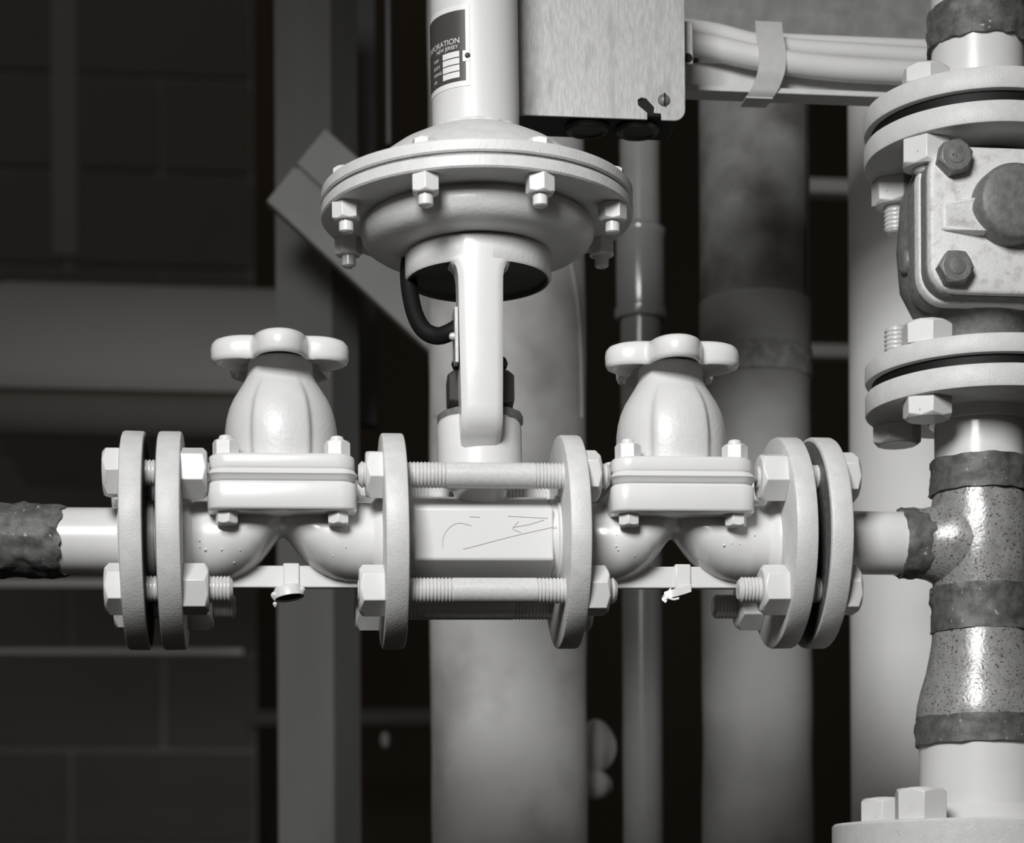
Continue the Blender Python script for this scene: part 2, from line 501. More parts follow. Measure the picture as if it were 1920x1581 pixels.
# pale bundle and small fitting seen through the gaps
def blob(name, px, py, Y, wx, wz, label, seed, cat):
    cc = un(px, py, Y); k = (Y + 3900) / FPX
    prof = [(wx * k * math.sin(math.pi * (i + .001) / 14), -wz * k * math.cos(math.pi * (i + .001) / 14)) for i in range(15)]
    def jt(r0, a0, th, i): return max(.5, r0 * (1 + .35 * noise.noise(Vector((math.cos(th) * 1.5 + seed, math.sin(th) * 1.5, a0 * .01 / k))))), a0
    single(name, MB().lathe(prof, (cc.x, Y, cc.z), 'Z', 24, jit=jt), 'pale', label, cat, (cc.x, Y, cc.z - wz * k))
blob('cloth_bundle', 1117, 1400, 1850, 32, 52, 'pale blurred cloth bundle low behind the canvas-wrapped pipe, upper of two', 2.0, 'cloth')
blob('cloth_bundle', 1119, 1472, 1850, 28, 28, 'pale blurred round cloth bundle beneath the other one, behind the canvas-wrapped pipe', 5.0, 'cloth')
blob('small_fitting', 722, 1388, 4000, 7, 15, 'tiny pale fitting glinting in the dark right of the timber post', 7.0, 'fitting')

# ------------------------------------------------------------------ the valve line (frame of the sloping pipe)
RF = 198.0
def fx(px): return unl(px, 1010, -RF).x
F1 = (fx(221), fx(266)); F2 = (fx(291), fx(338)); M1 = (fx(724), fx(769))
M2 = (fx(1071), fx(1112)); R1 = (fx(1495), fx(1537)); R2 = (fx(1561), fx(1603))
BC = 104.0

def flange_mb(x0, x1, r=RF, seed=0):
    b = 5
    prof = [(20, x0), (r - b, x0), (r - 1.5, x0 + 1.5), (r, x0 + b), (r, x1 - b), (r - 1.5, x1 - 1.5), (r - b, x1), (20, x1)]
    def jt(r0, a0, th, i):
        return r0 + (1.2 * noise.noise(Vector((math.cos(th) * 3, math.sin(th) * 3, a0 * .04 + seed))) if r0 > 100 else 0), a0
    return MB().lathe(prof, (0, 0, 0), 'X', 96, jit=jt)

# left pipe stub
pr = 61.0
t = thing('left_pipe', 'white painted pipe stub with a flange, leaving the picture at left', 'pipe', (F1[0], 0, -RF), line=True)
xw = unl(112, 1018, -40).x
obj('pipe', MB().lathe([(pr, xw - 700), (pr, F1[0] + 10)], (0, 0, 0), 'X', 56), 'paint', t)
obj('flange', flange_mb(*F1, seed=1), 'paint_rough', t)
obj('hub_ring', MB().lathe([(pr, F1[0] - 12), (pr + 22, F1[0] - 10), (pr + 28, F1[0] + 6)], (0, 0, 0), 'X', 48), 'paint', t)
obj('raised_face', MB().lathe([(74, F1[1] - 4), (74, F1[1] + 12), (66, F1[1] + 12), (66, F2[0] - 2)], (0, 0, 0), 'X', 48), 'satin', t)
def bare(x0, x1, r=RF - 7): return MB().lathe([(60, x0), (r, x0), (r, x1), (60, x1)], (0, 0, 0), 'X', 80)  # thin dark disc, painted shade for the gap between two flanges
obj('mating_face_shade', bare(F1[1] - 3, F1[1] + .8), 'face_shade', t)
def lumpy(x0, x1, r, amp, rag, seed, c=(0, 0, 0), axis='X', n=72, k=12, sc=2.6, end=8):
    prof = [(r - end, x0)] + [(r, x0 + (x1 - x0) * i / k) for i in range(k + 1)] + [(r - end, x1)]
    def jt(r0, a0, th, i):
        v = Vector((math.cos(th) * sc, math.sin(th) * sc, (a0 - x0) * .05 + seed))
        d = amp * (noise.noise(v) + .5 * noise.noise(v * 2.3))
        ra = 0
        if i >= k: ra = rag * (noise.noise(Vector((math.cos(th) * 3.2, math.sin(th) * 3.2, seed + 5))) + .3 * noise.noise(Vector((math.cos(th) * 7, math.sin(th) * 7, seed))))
        if i <= 1: ra = rag * (noise.noise(Vector((math.cos(th) * 3.2, math.sin(th) * 3.2, seed + 15))) + .3 * noise.noise(Vector((math.cos(th) * 7, math.sin(th) * 7, seed + 3))))
        return r0 + d, a0 + ra
    return MB().lathe(prof, c, axis, n, jit=jt)
obj('weld_joint', lumpy(xw - 130, xw + 2, pr + 6, 7, 16, 3.3), 'weld', t)

# right pipe stub belongs to the tee; its flange is R2
COLX_PX = 1838

def nut(parent, name, c, axis, a0, a1, af=82, ph=0.0, ch0=False, material='paint_worn', bevel=1.6):
    return obj(name, MB().hexnut(c, axis, af, a0, a1, ph, True, ch0), material, parent, bevel=bevel)

def flange_bolt(name, label, group, y, z, segs, nuts, r=24.0, ph=0.0):
    """segs: list of (kind, x0, x1); nuts: list of (name, x0, x1)"""
    xs = [s_[1] for s_ in segs] + [s_[2] for s_ in segs]
    t_ = thing(name, label, 'bolt', (min(xs), y, z - 41), group, line=True)
    prof = []
    for kind, x0, x1 in segs:
        prof += thread_prof(r, x0, x1) if kind == 't' else [(r - .5, x0), (r - .5, x1)]
    prof = [(r - 7, prof[0][1] - 4)] + prof + [(r - 7, prof[-1][1] + 4)]
    obj('shank', MB().lathe(prof, (0, y, z), 'X', 32), 'stud', t_, sharp=30)
    for i, (nm, x0, x1) in enumerate(nuts):
        nut(t_, nm, (0, y, z), 'X', x0, x1, 82, ph + i * .35)
    return t_

POS = [('upper front', -BC, BC), ('lower front', -BC, -BC), ('upper rear', BC, BC), ('lower rear', BC, -BC)]
for i, (w, y, z) in enumerate(POS):
    ext = 40 if z < 0 else 2
    flange_bolt('flange_bolt', f'white hex bolt clamping the far left flange pair, {w} corner', 'bolts of the left flange pair', y, z,
                [('t', F1[0] + 2, F2[1] + 44 + ext)], [('bolt_head', F1[0], F1[0] - 31), ('nut', F2[1], F2[1] + 46)], ph=[.08, .5, .3, .1][i])
for i, (w, y, z) in enumerate(POS):
    e = [0, 6, 0, 0][i]
    zoff = [0, -2, 0, -2][i]
    flange_bolt('long_stud', f'long white threaded stud joining the two middle flanges, {w} of four', 'long studs across the middle spool', y, z + zoff,
                [('t', M1[0] - [40, 44, 40, 44][i], M1[1] + 72 + [0, 8, -18, -30][i]), ('p', M1[1] + 74 + [0, 8, -18, -30][i], M2[0] - 52 - [0, 0, 30, 20][i]),
                 ('t', M2[0] - 50 - [0, 0, 30, 20][i], M2[1] + 42 + [0, 10, 0, 0][i])],
                [('nut', M1[0], M1[0] - [31, 46, 40, 46][i]), ('nut', M2[1], M2[1] + [28, 40, 40, 40][i])], ph=[.25, .52, .1, .3][i])
for i, (w, y, z) in enumerate(POS):
    ext = [2, 40, 2, 44][i]
    flange_bolt('flange_bolt', f'white hex bolt clamping the right flange pair by the tee, {w} corner', 'bolts of the right flange pair', y, z,
                [('t', R1[0] - 46 - ext, R2[1] - 2)], [('nut', R1[0], R1[0] - 48), ('bolt_head', R2[1], R2[1] + 31)], ph=[.28, .5, .2, .45][i])

# ---- diaphragm valves
def interp(tab, x):
    for (x0, v0), (x1, v1) in zip(tab, tab[1:]):
        if x <= x1:
            u = max(0, (x - x0) / (x1 - x0))
            return v0 + (v1 - v0) * u
    return tab[-1][1]
def make_valve(xc, fl, fr, label, rot, seed):
    t = thing('diaphragm_valve', label, 'valve', (xc, 0, -RF), 'diaphragm valves in the line', line=True)
    xl, xr = fl[1], fr[0]
    # body of two lobes meeting in a notch
    zbt = [(0, 10), (8, 6), (16, -4), (26, -18), (40, -36), (54, -50), (72, -62), (92, -71), (115, -76), (140, -77), (165, -72), (190, -68), (260, -68)]
    wyt = [(0, 62), (10, 66), (30, 76), (60, 84), (100, 86), (140, 80), (170, 73), (200, 70), (260, 70)]
    R = []
    N = 72
    for i in range(N + 1):
        x = xl - 4 + (xr - xl + 8) * i / N
        d = abs(x - xc)
        zb_ = interp(zbt, d); w = interp(wyt, d)
        zt_ = 74 if d < 150 else interp([(150, 74), (190, 70), (260, 70)], d)
        zc_, hz = (zt_ + zb_) / 2, (zt_ - zb_) / 2
        ring = []
        for j in range(40):
            a_ = 2 * math.pi * j / 40
            ring.append(Vector((x, w * math.cos(a_), zc_ + hz * math.sin(a_))))
        R.append(ring)
    bd = obj('body', MB().rings(R), 'paint', t, sharp=75)
    if seed == 2: obj('mating_face_shade', bare(fl[0] - .8, fl[0] + 3), 'face_shade', t)  # white flange face darkened by colour to look shaded in the gap
    else: obj('mating_face_shade', bare(fr[1] - 3, fr[1] + .8), 'face_shade', t)
    obj('flange', flange_mb(*fl, seed=seed), 'paint_rough', t)
    obj('flange', flange_mb(*fr, seed=seed + 3), 'paint_rough', t)
    for x0, x1, x2 in ((xl - 2, xl + 8, xl + 26), (xr + 2, xr - 8, xr - 26)):
        obj('flange_hub', MB().lathe([(88, x0), (84, x1), (73, (x1 + x2) / 2), (69, x2)], (0, 0, 0), 'X', 56), 'paint', t)
    # web under the notch
    obj('web', MB().box((xc - 112, -9, -86), (xc + 140, 9, -45)), 'paint', t, bevel=2.5)
    # square flanges and diaphragm
    def slab(hx, hy, r, z0, z1, bul=0):
        zsn = [(z0, -4), (z0 + 3, -1), (z0 + 6, 0)] + ([((z0 + z1) / 2, bul)] if bul else []) + [(z1 - 6, 0), (z1 - 3, -1), (z1, -4)]
        return MB().rings([[Vector((xc + x, y, z)) for x, y in rrect(hx + e, hy + e, r)] for z, e in zsn])
    obj('base_flange', slab(134, 134, 30, 35, 87), 'paint', t, sharp=50)
    obj('diaphragm', slab(133, 133, 28, 88, 110, 5), 'paint', t, sharp=60)
    bf = obj('bonnet_flange', slab(131, 131, 34, 108, 137), 'paint', t, sharp=50)
    for sx in (-1, 1):
        for sy in (-1, 1):
            bx, by = xc + sx * 100, sy * 100
            b = obj('bonnet_bolt', MB().lathe([(9, 20), (13, 24), (13, 152), (13.5, 166), (11, 172), (6, 174)], (bx, by, 0), 'Z', 20), 'paint', t)
            obj('bolt_head', MB().hexnut((bx, by, 0), 'Z', 36, 35, 13, .2 + .4 * sx + seed), 'paint', b, bevel=1.5)
            obj('nut', MB().hexnut((bx, by, 0), 'Z', 42, 136, 164, .5 * sx + .3), 'paint', b, bevel=1.5)
    # bonnet bell with front and back bosses
    prof = [(101, 134), (103, 160), (104, 185), (103, 205), (100, 225), (95, 243), (87, 261), (77, 277), (68, 291), (62, 303), (60.5, 315), (60, 326), (57, 333), (50, 337), (30, 338)]
    def bell(r0, a0, th, i):
        d = 0
        for c0 in (-math.pi / 2, math.pi / 2):
            dd = abs(math.atan2(math.sin(th - c0), math.cos(th - c0)))
            wdt = 0.42
            if dd < wdt + .16:
                e = 1 if dd < wdt else 1 - (dd - wdt) / .16
                e = e * e * (3 - 2 * e)
                hh = interp([(134, 14), (190, 13), (240, 10), (270, 5), (290, 0), (400, 0)], a0)
                flat = (r0 + hh) / max(.75, math.cos(dd * .72)) - (r0)
                d = max(d, e * hh)
        return r0 + d, a0
    obj('bonnet', MB().lathe(prof, (xc, 0, 0), 'Z', 128, jit=bell), 'paint_cast', t, sharp=60)
    # five-lobed handwheel
    def wr(th, k): 
        cs = .5 + .5 * math.cos(5 * (th - rot))
        return (88 + 43 * cs ** 0.62) * k
    prof = [(0.02, 372), (.3, 372), (.62, 369), (.86, 366), (.94, 362), (.985, 355), (1.0, 345), (.995, 330), (.97, 323), (.93, 321), (.87, 324), (.83, 334), (.6, 340), (.3, 342), (.02, 342)]
    R = []
    for k_, z in prof:
        R.append([Vector((xc + wr(2 * math.pi * j / 120, k_) * math.cos(2 * math.pi * j / 120), wr(2 * math.pi * j / 120, k_) * math.sin(2 * math.pi * j / 120), z)) for j in range(120)])
    hw = obj('handwheel', MB().rings(R), 'paint', t, sharp=70)
    obj('hub', MB().lathe([(20, 336), (28, 338), (28, 344)], (xc, 0, 0), 'Z', 32), 'dark_steel', hw)
    # paint blisters
    rnd = random.Random(seed)
    mb = MB()
    for _ in range(9):
        x = xc + rnd.choice((-1, 1)) * rnd.uniform(70, 150); zz = rnd.uniform(-50, 10)
        d = abs(x - xc); zb_ = interp(zbt, d); w = interp(wyt, d); zc_, hz = (74 + zb_) / 2, (74 - zb_) / 2
        u = max(-1, min(1, (zz - zc_) / hz)); y = -w * math.sqrt(1 - u * u)
        rr = rnd.uniform(1.2, 3.0)
        mb.lathe([(rr * .05, -rr), (rr * .7, -rr * .7), (rr, 0), (rr * .7, rr * .7), (rr * .05, rr)], (x, y, zz), 'Z', 10)
    pb = obj('paint_blisters', mb, 'paint', bd)
    pb['kind'] = 'stuff'
    return t
xa = (unl(529, 930, -134).x + unl(527, 780, 0).x) / 2
xb = (unl(1281, 930, -134).x + unl(1262, 780, 0).x) / 2
vA = make_valve(xa, F2, M1, 'white diaphragm valve with lobed handwheel, left of the actuator', -math.pi / 2, 2)
vB = make_valve(xb, M2, R1, 'white diaphragm valve with lobed handwheel, right of the actuator beside the tee', -math.pi / 2 - .04, 11)

# strap tags on the webs
def tagstrip(x0, x1, zt_, zb_, nm, label, tail):
    t = thing(nm, label, 'tag', ((x0 + x1) / 2, 0, zb_ - 30), line=True)
    obj('band', MB().box((x0, -14, zb_), (x1, 14, zt_)), 'paint', t, bevel=3)
    return t
x0, x1 = unl(531, 1085, -14).x, unl(562, 1085, -14).x
t = tagstrip(x0, x1, -41, -90, 'round_cap_tag', 'white band with a small round cap hanging under the left valve body', 0)
cc = unl(541, 1112, -26)
mb = MB().lathe([(24, 11), (27, 6), (28, -10), (25, -10), (24, 5), (10, 5)], (0, 0, 0), 'Z', 40)
rm = Matrix.Rotation(math.radians(-9), 3, 'Y') @ Matrix.Rotation(math.radians(-6), 3, 'X')
mb.v = [rm @ v + cc for v in mb.v]
cp_ = obj('cap', mb, 'paint', t, bevel=1)
mb = MB().lathe([(23.5, -7), (23.5, -3)], (0, 0, 0), 'Z', 32); mb.v = [rm @ v + cc for v in mb.v]
obj('cap_inside', mb, 'dark_steel', cp_)
for dx, dz, rr in ((-26, -6, 7), (24, 4, 7), (-25, -22, 4.5)):
    obj('paint_drip', MB().lathe([(rr * .1, -rr * 1.4), (rr * .8, -rr * .6), (rr, 0), (rr * .7, rr * .7), (rr * .1, rr)], cc + Vector((dx, -10, dz)), 'Z', 14), 'paint', cp_)
x0, x1 = unl(1266, 1085, -14).x, unl(1296, 1085, -14).x
t = tagstrip(x0, x1, -41, -90, 'folded_tag', 'white torn strap tag folded under the right valve body', 0)
def ribbon(pts, w, th, wdir=(0, 0, 1), mat_='paint', parent=None, nm='strip'):
    """flat strip along pts; w wide along wdir, th thick along Y"""
    R = []
    P = smooth_path(pts, 5); wd = Vector(wdir)
    for i, p in enumerate(P):
        tg = (P[min(i + 1, len(P) - 1)] - P[max(i - 1, 0)]).normalized()
        n_ = tg.cross(wd).normalized()
        R.append([p - wd * w / 2 - n_ * th / 2, p + wd * w / 2 - n_ * th / 2, p + wd * w / 2 + n_ * th / 2, p - wd * w / 2 + n_ * th / 2])
    return obj(nm, MB().rings(R), mat_, parent)
pf = [unl(1295, 1103, -14), unl(1280, 1108, -20), unl(1262, 1113, -26), unl(1246, 1118, -22)]
ribbon(pf, 15, 4, (0, .2, 1), 'paint', t, 'folded_strip')
ribbon([unl(1256, 1106, -18), unl(1250, 1114, -24), unl(1243, 1121, -20), unl(1250, 1128, -24)], 8, 3, (.5, 0, .8), 'paint', t, 'torn_end')
ribbon([unl(1250, 1120, -28), unl(1262, 1124, -30), unl(1273, 1122, -30)], 4, 2, (0, .3, 1), 'paint', t, 'torn_end')

# ---- control valve in the middle
xs0, xs1 = M1[1], M2[0]
xA = unl(898, 600, 0).x                       # actuator axis
t = thing('control_valve', 'white control valve with large round diaphragm actuator above a hexagonal body', 'valve', (xA, 0, -100), line=True)
hx = [(-82, 49), (0, 86), (82, 49), (82, -45), (0, -92), (-82, -45)]
body = obj('hex_body', MB().rings([[Vector((x, y, z)) for y, z in hx] for x in (xs0 + 14, xs1 - 16)]), 'satin', t, bevel=4, seg=3)
obj('end_ring', MB().lathe([(70, xs0 - 2), (82, xs0 + 1), (82, xs0 + 18)], (0, 0, 2), 'X', 56), 'satin', t)
obj('end_ring', MB().lathe([(60, xs1 - 20), (79, xs1 - 17), (79, xs1 - 5), (86, xs1 - 4), (86, xs1 + 2)], (0, 0, 2), 'X', 56), 'satin', t, bevel=1.5)
def pencil(pts):
    P = smooth_path([unl(px, py, -82.5) for px, py in pts], 6)
    obj('pencil_mark', MB().tube(P, .55, 6), 'pencil', body)
pencil([(830, 1027), (831, 1008), (842, 990), (860, 981), (884, 986)])
pencil([(868, 1029), (880, 1027), (960, 1006), (1044, 987)])
pencil([(952, 968), (990, 970), (1027, 972)]); pencil([(1020, 975), (990, 984), (961, 990), (977, 999)]); pencil([(961, 990), (972, 978)])
pencil([(880, 969), (900, 970)])
# neck
neckprof = [(82, 40), (82, 170), (80, 205), (79, 222), (74, 230), (40, 231)]
def neckj(r0, a0, th, i):
    dd = abs(math.atan2(math.sin(th + math.pi / 2), math.cos(th + math.pi / 2)))
    return r0, a0
obj('neck', MB().lathe([(44, 60), (50, 95), (70, 106), (79, 114)] + [(79.5, 118 + 90 * i / 6) for i in range(7)] + [(78.5, 216), (76, 225), (71, 229), (40, 230)], (xA - 3, 0, 0), 'Z', 64), 'paint', t)
obj('lock_ring', MB().lathe([(60, 218), (78, 220), (81, 224), (81, 238), (77, 242), (40, 242)], (xA, 6, 0), 'Z', 14), 'cast_dark', t, bevel=2)
obj('gland_nut', MB().hexnut((xA, 0, 0), 'Z', 122, 248, 316, .52, True, True), 'brown_nut', t, bevel=2)
obj('gland_ring', MB().lathe([(40, 322), (50, 326), (53, 334), (50, 342), (30, 345)], (xA, 0, 0), 'Z', 32), 'black', t)
obj('stem', MB().lathe([(26, 240), (26, 500)], (xA, 0, 0), 'Z', 28), 'dark_steel', t)
# yoke: two columns and hub ring
def column():
    R = []
    tab = [(158, 34, 60, 74), (168, 35.5, 62, 84), (178, 37, 62, 97), (188, 37.5, 62, 110), (200, 38, 62, 119), (212, 38, 62, 124), (228, 38, 62, 126), (300, 39, 64, 130), (380, 40, 66, 134),
           (440, 40.5, 68, 137), (462, 41, 68, 138), (474, 43, 68, 138), (481, 46, 68, 138), (486, 51, 68, 138), (489, 55, 68, 138), (492, 55, 70, 138),
           (500, 41, 70, 138), (520, 41, 70, 138), (534, 40, 70, 137)]
    xq = xA - 8
    for z, w, yb, yf in tab:
        cr = min(9, (yf - yb) * .4)
        pts = []
        for i_ in range(13):
            x = -w + 2 * w * i_ / 12
            edge = min(1, (w - abs(x)) / cr)
            pts.append(Vector((xq + x, -(math.sqrt(max(1, yf * yf - x * x)) - cr * .6 * (1 - edge) ** 2), z)))
        pts += [Vector((xq + w, -yb, z)), Vector((xq - w, -yb, z))]
        R.append(pts)
    return MB().rings(R)
obj('yoke_column', column(), 'paint', t, sharp=42)
obj('yoke_hub', MB().lathe([(30, 499), (124, 499), (128, 490), (134, 488), (137, 492), (137, 532), (133, 538), (100, 542)], (xA, 0, 0), 'Z', 80), 'paint_cast', t)
obj('hub_underside_shade', MB().lathe([(28, 500), (122, 500), (127, 488.6), (131, 487.4), (127, 495), (28, 496)], (xA, 0, 0), 'Z', 64), 'face_shade', t)  # dark disc added to paint the shade under the white hub
# lower bowl and plates
bowl = [(120, 540), (150, 539), (175, 541), (195, 546), (209, 555), (217, 567), (219, 580), (215, 592), (209, 599), (205, 606)]
obj('lower_bowl', MB().lathe(bowl, (xA, 0, 0), 'Z', 96), 'paint_cast', t)
RD = 291
def rim(r0, a0, th, i):
    return r0 + (.9 * noise.noise(Vector((math.cos(th) * 5, math.sin(th) * 5, a0 * .05))) if r0 > 200 else 0), a0
obj('lower_plate', MB().lathe([(150, 600), (RD - 3, 600), (RD, 603), (RD, 620), (RD - 3, 623), (150, 623)], (xA, 0, 0), 'Z', 128, jit=rim), 'paint_rough', t)
obj('gasket_gap_fill', MB().lathe([(150, 622), (RD - 6, 622), (RD - 6, 629), (150, 629)], (xA, 0, 0), 'Z', 96), 'cast_dark', t)
obj('upper_plate', MB().lathe([(150, 628), (RD - 3, 628), (RD, 631), (RD, 648), (RD - 3, 651), (150, 651)], (xA, 0, 0), 'Z', 128, jit=rim), 'paint_rough', t)
obj('dome', MB().lathe([(236, 649), (226, 664), (208, 684), (182, 708), (155, 728), (125, 744), (98, 756), (60, 760)], (xA, 0, 0), 'Z', 96), 'paint_rough', t, sharp=60)
obj('weld_bead', lumpy(752, 766, 86, 3, 1.5, 8.8, (xA, 0, 0), 'Z', 96, 4, 5.5, 5), 'paint_rough', t)
cyl_ = obj('spring_cylinder', MB().lathe([(81.5, 745), (81.5, 1330)], (xA, 0, 0), 'Z', 80), 'satin', t)
for k in range(8):
    a_ = math.radians(19.4 + 45 * k)
    bx, by = xA + 263 * math.cos(a_), 263 * math.sin(a_)
    b = obj('bolt', MB().lathe([(9, 546), (13, 549), (13.5, 553), (13.5, 640), (13.5, 655)], (bx, by, 0), 'Z', 20), 'paint', t)
    obj('nut', MB().hexnut((bx, by, 0), 'Z', 46, 600, 568, .35 + k * .23), 'paint', b, bevel=1.6)
    obj('bolt_head', MB().hexnut((bx, by, 0), 'Z', 42, 650, 664, .2 + k * .3), 'paint', b, bevel=1.5)
# black air hose to a clip on the yoke
hp = [unl(800, 452, 60), unl(772, 478, 40), unl(766, 510, 20), unl(769, 550, 0), unl(779, 592, -25), unl(796, 620, -45), unl(820, 630, -60), unl(842, 624, -75), unl(862, 612, -85)]
single('air_hose', MB().tube(smooth_path(hp, 7), 16, 16), 'black', 'short black rubber hose looping from the actuator bowl to the yoke', 'hose', hp[-1], line=True)
obj('travel_plate', MB().box((unl(851, 640, -95).x, -118, unl(855, 684, -100).z), (unl(858, 640, -95).x, -66, unl(855, 580, -100).z)), 'galv', t, bevel=1)
pp = unl(848, 631, -105)
obj('screw', MB().lathe([(2, -6), (6, -4), (7, 0), (7, 6)], pp, 'X', 16), 'strap', t)
obj('screw', MB().lathe([(5, -4), (8, -2), (8, 6), (4, 8)], unl(853, 686, -80), 'X', 14), 'black', t)

# nameplate wrapped round the cylinder
def cylpt(px, py, rr=83.0):
    """point on the spring cylinder seen at a picture position"""
    lo, hi = -rr, 0.0
    for _ in range(60):
        md = (lo + hi) / 2
        p_ = unl(px, py, md)
        d2 = math.hypot(p_.x - xA, md)
        # moving towards the viewer increases the distance from the axis
        if d2 > rr: lo = md
        else: hi = md
    return unl(px, py, (lo + hi) / 2)
pR = cylpt(882, 160); pB = cylpt(882, 160)
thR = math.atan2(pR.y, pR.x - xA)                       # right edge angle
zB = cylpt(882, 160).z; zT = zB + 150
def patch(th0, th1, z0, z1, r, th=1.2, n=16):
    R = []
    for i in range(n + 1):
        a_ = th0 + (th1 - th0) * i / n
        c_, s_ = math.cos(a_), math.sin(a_)
        R.append([Vector((xA + q_ * c_, q_ * s_, z)) for q_, z in ((r, z0), (r + th, z0), (r + th, z1), (r, z1))])
    return MB().rings(R)
r0 = 81.2
thL = thR - 1.75
npz = obj('nameplate', patch(thL, thR, zB, zT, r0, 1.6), 'plate_white', cyl_, bevel=.5)
def U(px): return thR - (882 - px) / 82.0               # rough helper along the arc
obj('dark_field', patch(thL + .1, thR - .095, zB + 10, zT - 10, r0 + 1.5, .5), 'plate_black', npz)
f1, f0 = thR - .24, thR - .68
for k in range(4):
    obj('entry_field', patch(f0, f1, zB + 17 + k * 12.6, zB + 27.6 + k * 12.6, r0 + 1.9, .5, 8), 'plate_white', npz)
def text_on(body_, size, th_left, z, nm='lettering', right=False):
    cu = bpy.data.curves.new('txt', 'FONT'); cu.body = body_; cu.size = 1.0
    ob = bpy.data.objects.new('txt', cu); COL.objects.link(ob)
    dg = bpy.context.evaluated_depsgraph_get()
    me = bpy.data.meshes.new_from_object(ob.evaluated_get(dg))
    xsv = [v.co.x for v in me.vertices]; wmax = max(xsv)
    mb_ = MB()
    vv = []
    for v in me.vertices:
        x = (v.co.x - (wmax if right else 0)) * size
        a_ = th_left + x / 83.5
        vv.append(Vector((xA + (r0 + 2.5) * math.cos(a_), (r0 + 2.5) * math.sin(a_), z + v.co.y * size)))
    mb_.add(vv, [tuple(p.vertices) for p in me.polygons])
    bpy.data.objects.remove(ob); bpy.data.meshes.remove(me); bpy.data.curves.remove(cu)
    obj(nm, mb_, 'plate_white', npz)
text_on('CORPORATION', 14.5, thR - .235, zB + 80, right=True)
text_on('NEW JERSEY', 9.5, thR - .27, zB + 70.5, right=True)
for k, w_ in enumerate(('AIR', 'SPRING', 'BODY', 'TRIM')):
    text_on(w_, 8.0, thR - 1.03, zB + 18.5 + k * 12.6)
sp_ = Vector((xA + (r0 + 3) * math.cos(thR - .05), (r0 + 3) * math.sin(thR - .05), zB + 55))
pa = patch(thR - .165, thR - .005, zB + 45, zB + 65, r0 + 1.8, .6, 6)
obj('rivet_pad', pa, 'plate_white', npz, bevel=.3)
obj('rivet', MB().lathe([(.5, -4), (3.5, -3), (5, 0), (5, 3)], sp_, 'Y', 16), 'dark_steel', npz)

# ------------------------------------------------------------------ galvanised box beside the actuator
BXY = 110
c0 = un(960, 214, BXY)
def bp(px, py): return un(px, py, BXY)
t = thing('switch_box', 'galvanised steel box with a slotted cover plate, right of the actuator cylinder', 'box', (c0.x, BXY, un(1100, 222, BXY).z))
ctr = un(1263, 206, BXY); rad = 20
zb_ = un(1263, 227, BXY).z; xr = un(1285, 190, BXY).x
zl = un(983, 215, BXY).z
zb_ = (zb_ + zl) / 2
out = [(c0.x - 40, zb_)]
for px, py in ((1214, 0), (1214, 211), (1197, 197), (1196, 187), (1203, 183), (1212, 185), (1227, 201), (1226, 212), (1240, 213), (1240, 0)):
    q_ = bp(px, py if py else 224)
    out.append((q_.x, q_.z if py else zb_))
for i in range(7):
    a_ = -math.pi / 2 + math.pi / 2 * i / 6
    out.append((xr - 22 + 22 * math.cos(a_), zb_ + 22 + 22 * math.sin(a_)))
ztop = un(1100, -90, BXY).z
out += [(xr, ztop), (c0.x - 40, ztop)]
obj('cover_plate', MB().prism([(x, BXY, z) for x, z in out], (0, 5, 0)), 'galv', t, bevel=1.2)
obj('case', MB().box((c0.x - 38, BXY + 5, zb_ + 6), (xr - 12, BXY + 125, ztop)), 'black', t, bevel=4)  # coloured black to paint the shade behind the slot and underneath
q_ = bp(1245, 188)
scr = obj('screw', MB().lathe([(1, -9), (7, -7.5), (11, -3), (12.3, 0), (12.3, 4)], (q_.x, BXY, q_.z), 'Y', 28), 'rust_bolt', t)
obj('screw_slot', MB().box((q_.x - 1.5, BXY - 9.3, q_.z - 11), (q_.x + 1.5, BXY - 5, q_.z + 11)), 'black', scr)
for px in (1100, 1195):
    q_ = un(px, 240, BXY + 65)
    obj('locknut', MB().lathe([(28, zb_ + 10), (40, zb_ + 8), (44, zb_ + 3), (40, zb_ - 5), (34, zb_ - 6), (30, zb_ - 2)], (q_.x, BXY + 62, 0), 'Z', 32), 'dark_steel', t, bevel=1)
# bracket ear right of the box
q0, q1 = un(1287, 120, BXY + 40), un(1300, 40, BXY + 40)
t2 = obj('bracket_ear', MB().box((q0.x - 6, BXY + 40, q0.z), (q1.x, BXY + 46, q1.z)), 'galv', t, bevel=3)
q_ = un(1290, 108, BXY + 38)
obj('ear_hole', MB().lathe([(9, 0), (9, 3)], (q_.x, BXY + 38.5, q_.z), 'Y', 20), 'black', t2)

# ------------------------------------------------------------------ hose bundle and channel at top right
HY = 300
A, B = un(1286, 168, HY), un(2050, 196, HY)
zr = A.z
t = thing('steel_channel', 'painted steel channel running right below the strapped hoses', 'channel', (A.x, HY, zr))
obj('bottom_flange', MB().box((A.x, HY, zr), (B.x, HY + 52, zr + 11)), 'paint_rough', t, bevel=1.5)
obj('back_web', MB().box((A.x, HY + 46, zr + 5), (B.x, HY + 56, zr + 75)), 'paint_rough', t, bevel=1.5)
h1 = smooth_path([un(1270, 78, HY + 20), un(1330, 88, HY + 18), un(1400, 104, HY + 14), (un(1470, 117, HY + 10)), un(1560, 128, HY + 10), un(1650, 134, HY + 10), un(1780, 140, HY + 12), un(2050, 150, HY + 12)], 6)
single('thick_hose', MB().tube(h1, 25, 24), 'hose', 'thick white painted hose sagging through the metal strap', 'hose', h1[0])
h2 = smooth_path([un(1270, 52, HY + 45), un(1340, 62, HY + 45), un(1420, 82, HY + 45), un(1500, 92, HY + 45), un(1620, 100, HY + 45), un(1750, 108, HY + 45), un(2050, 118, HY + 45)], 6)
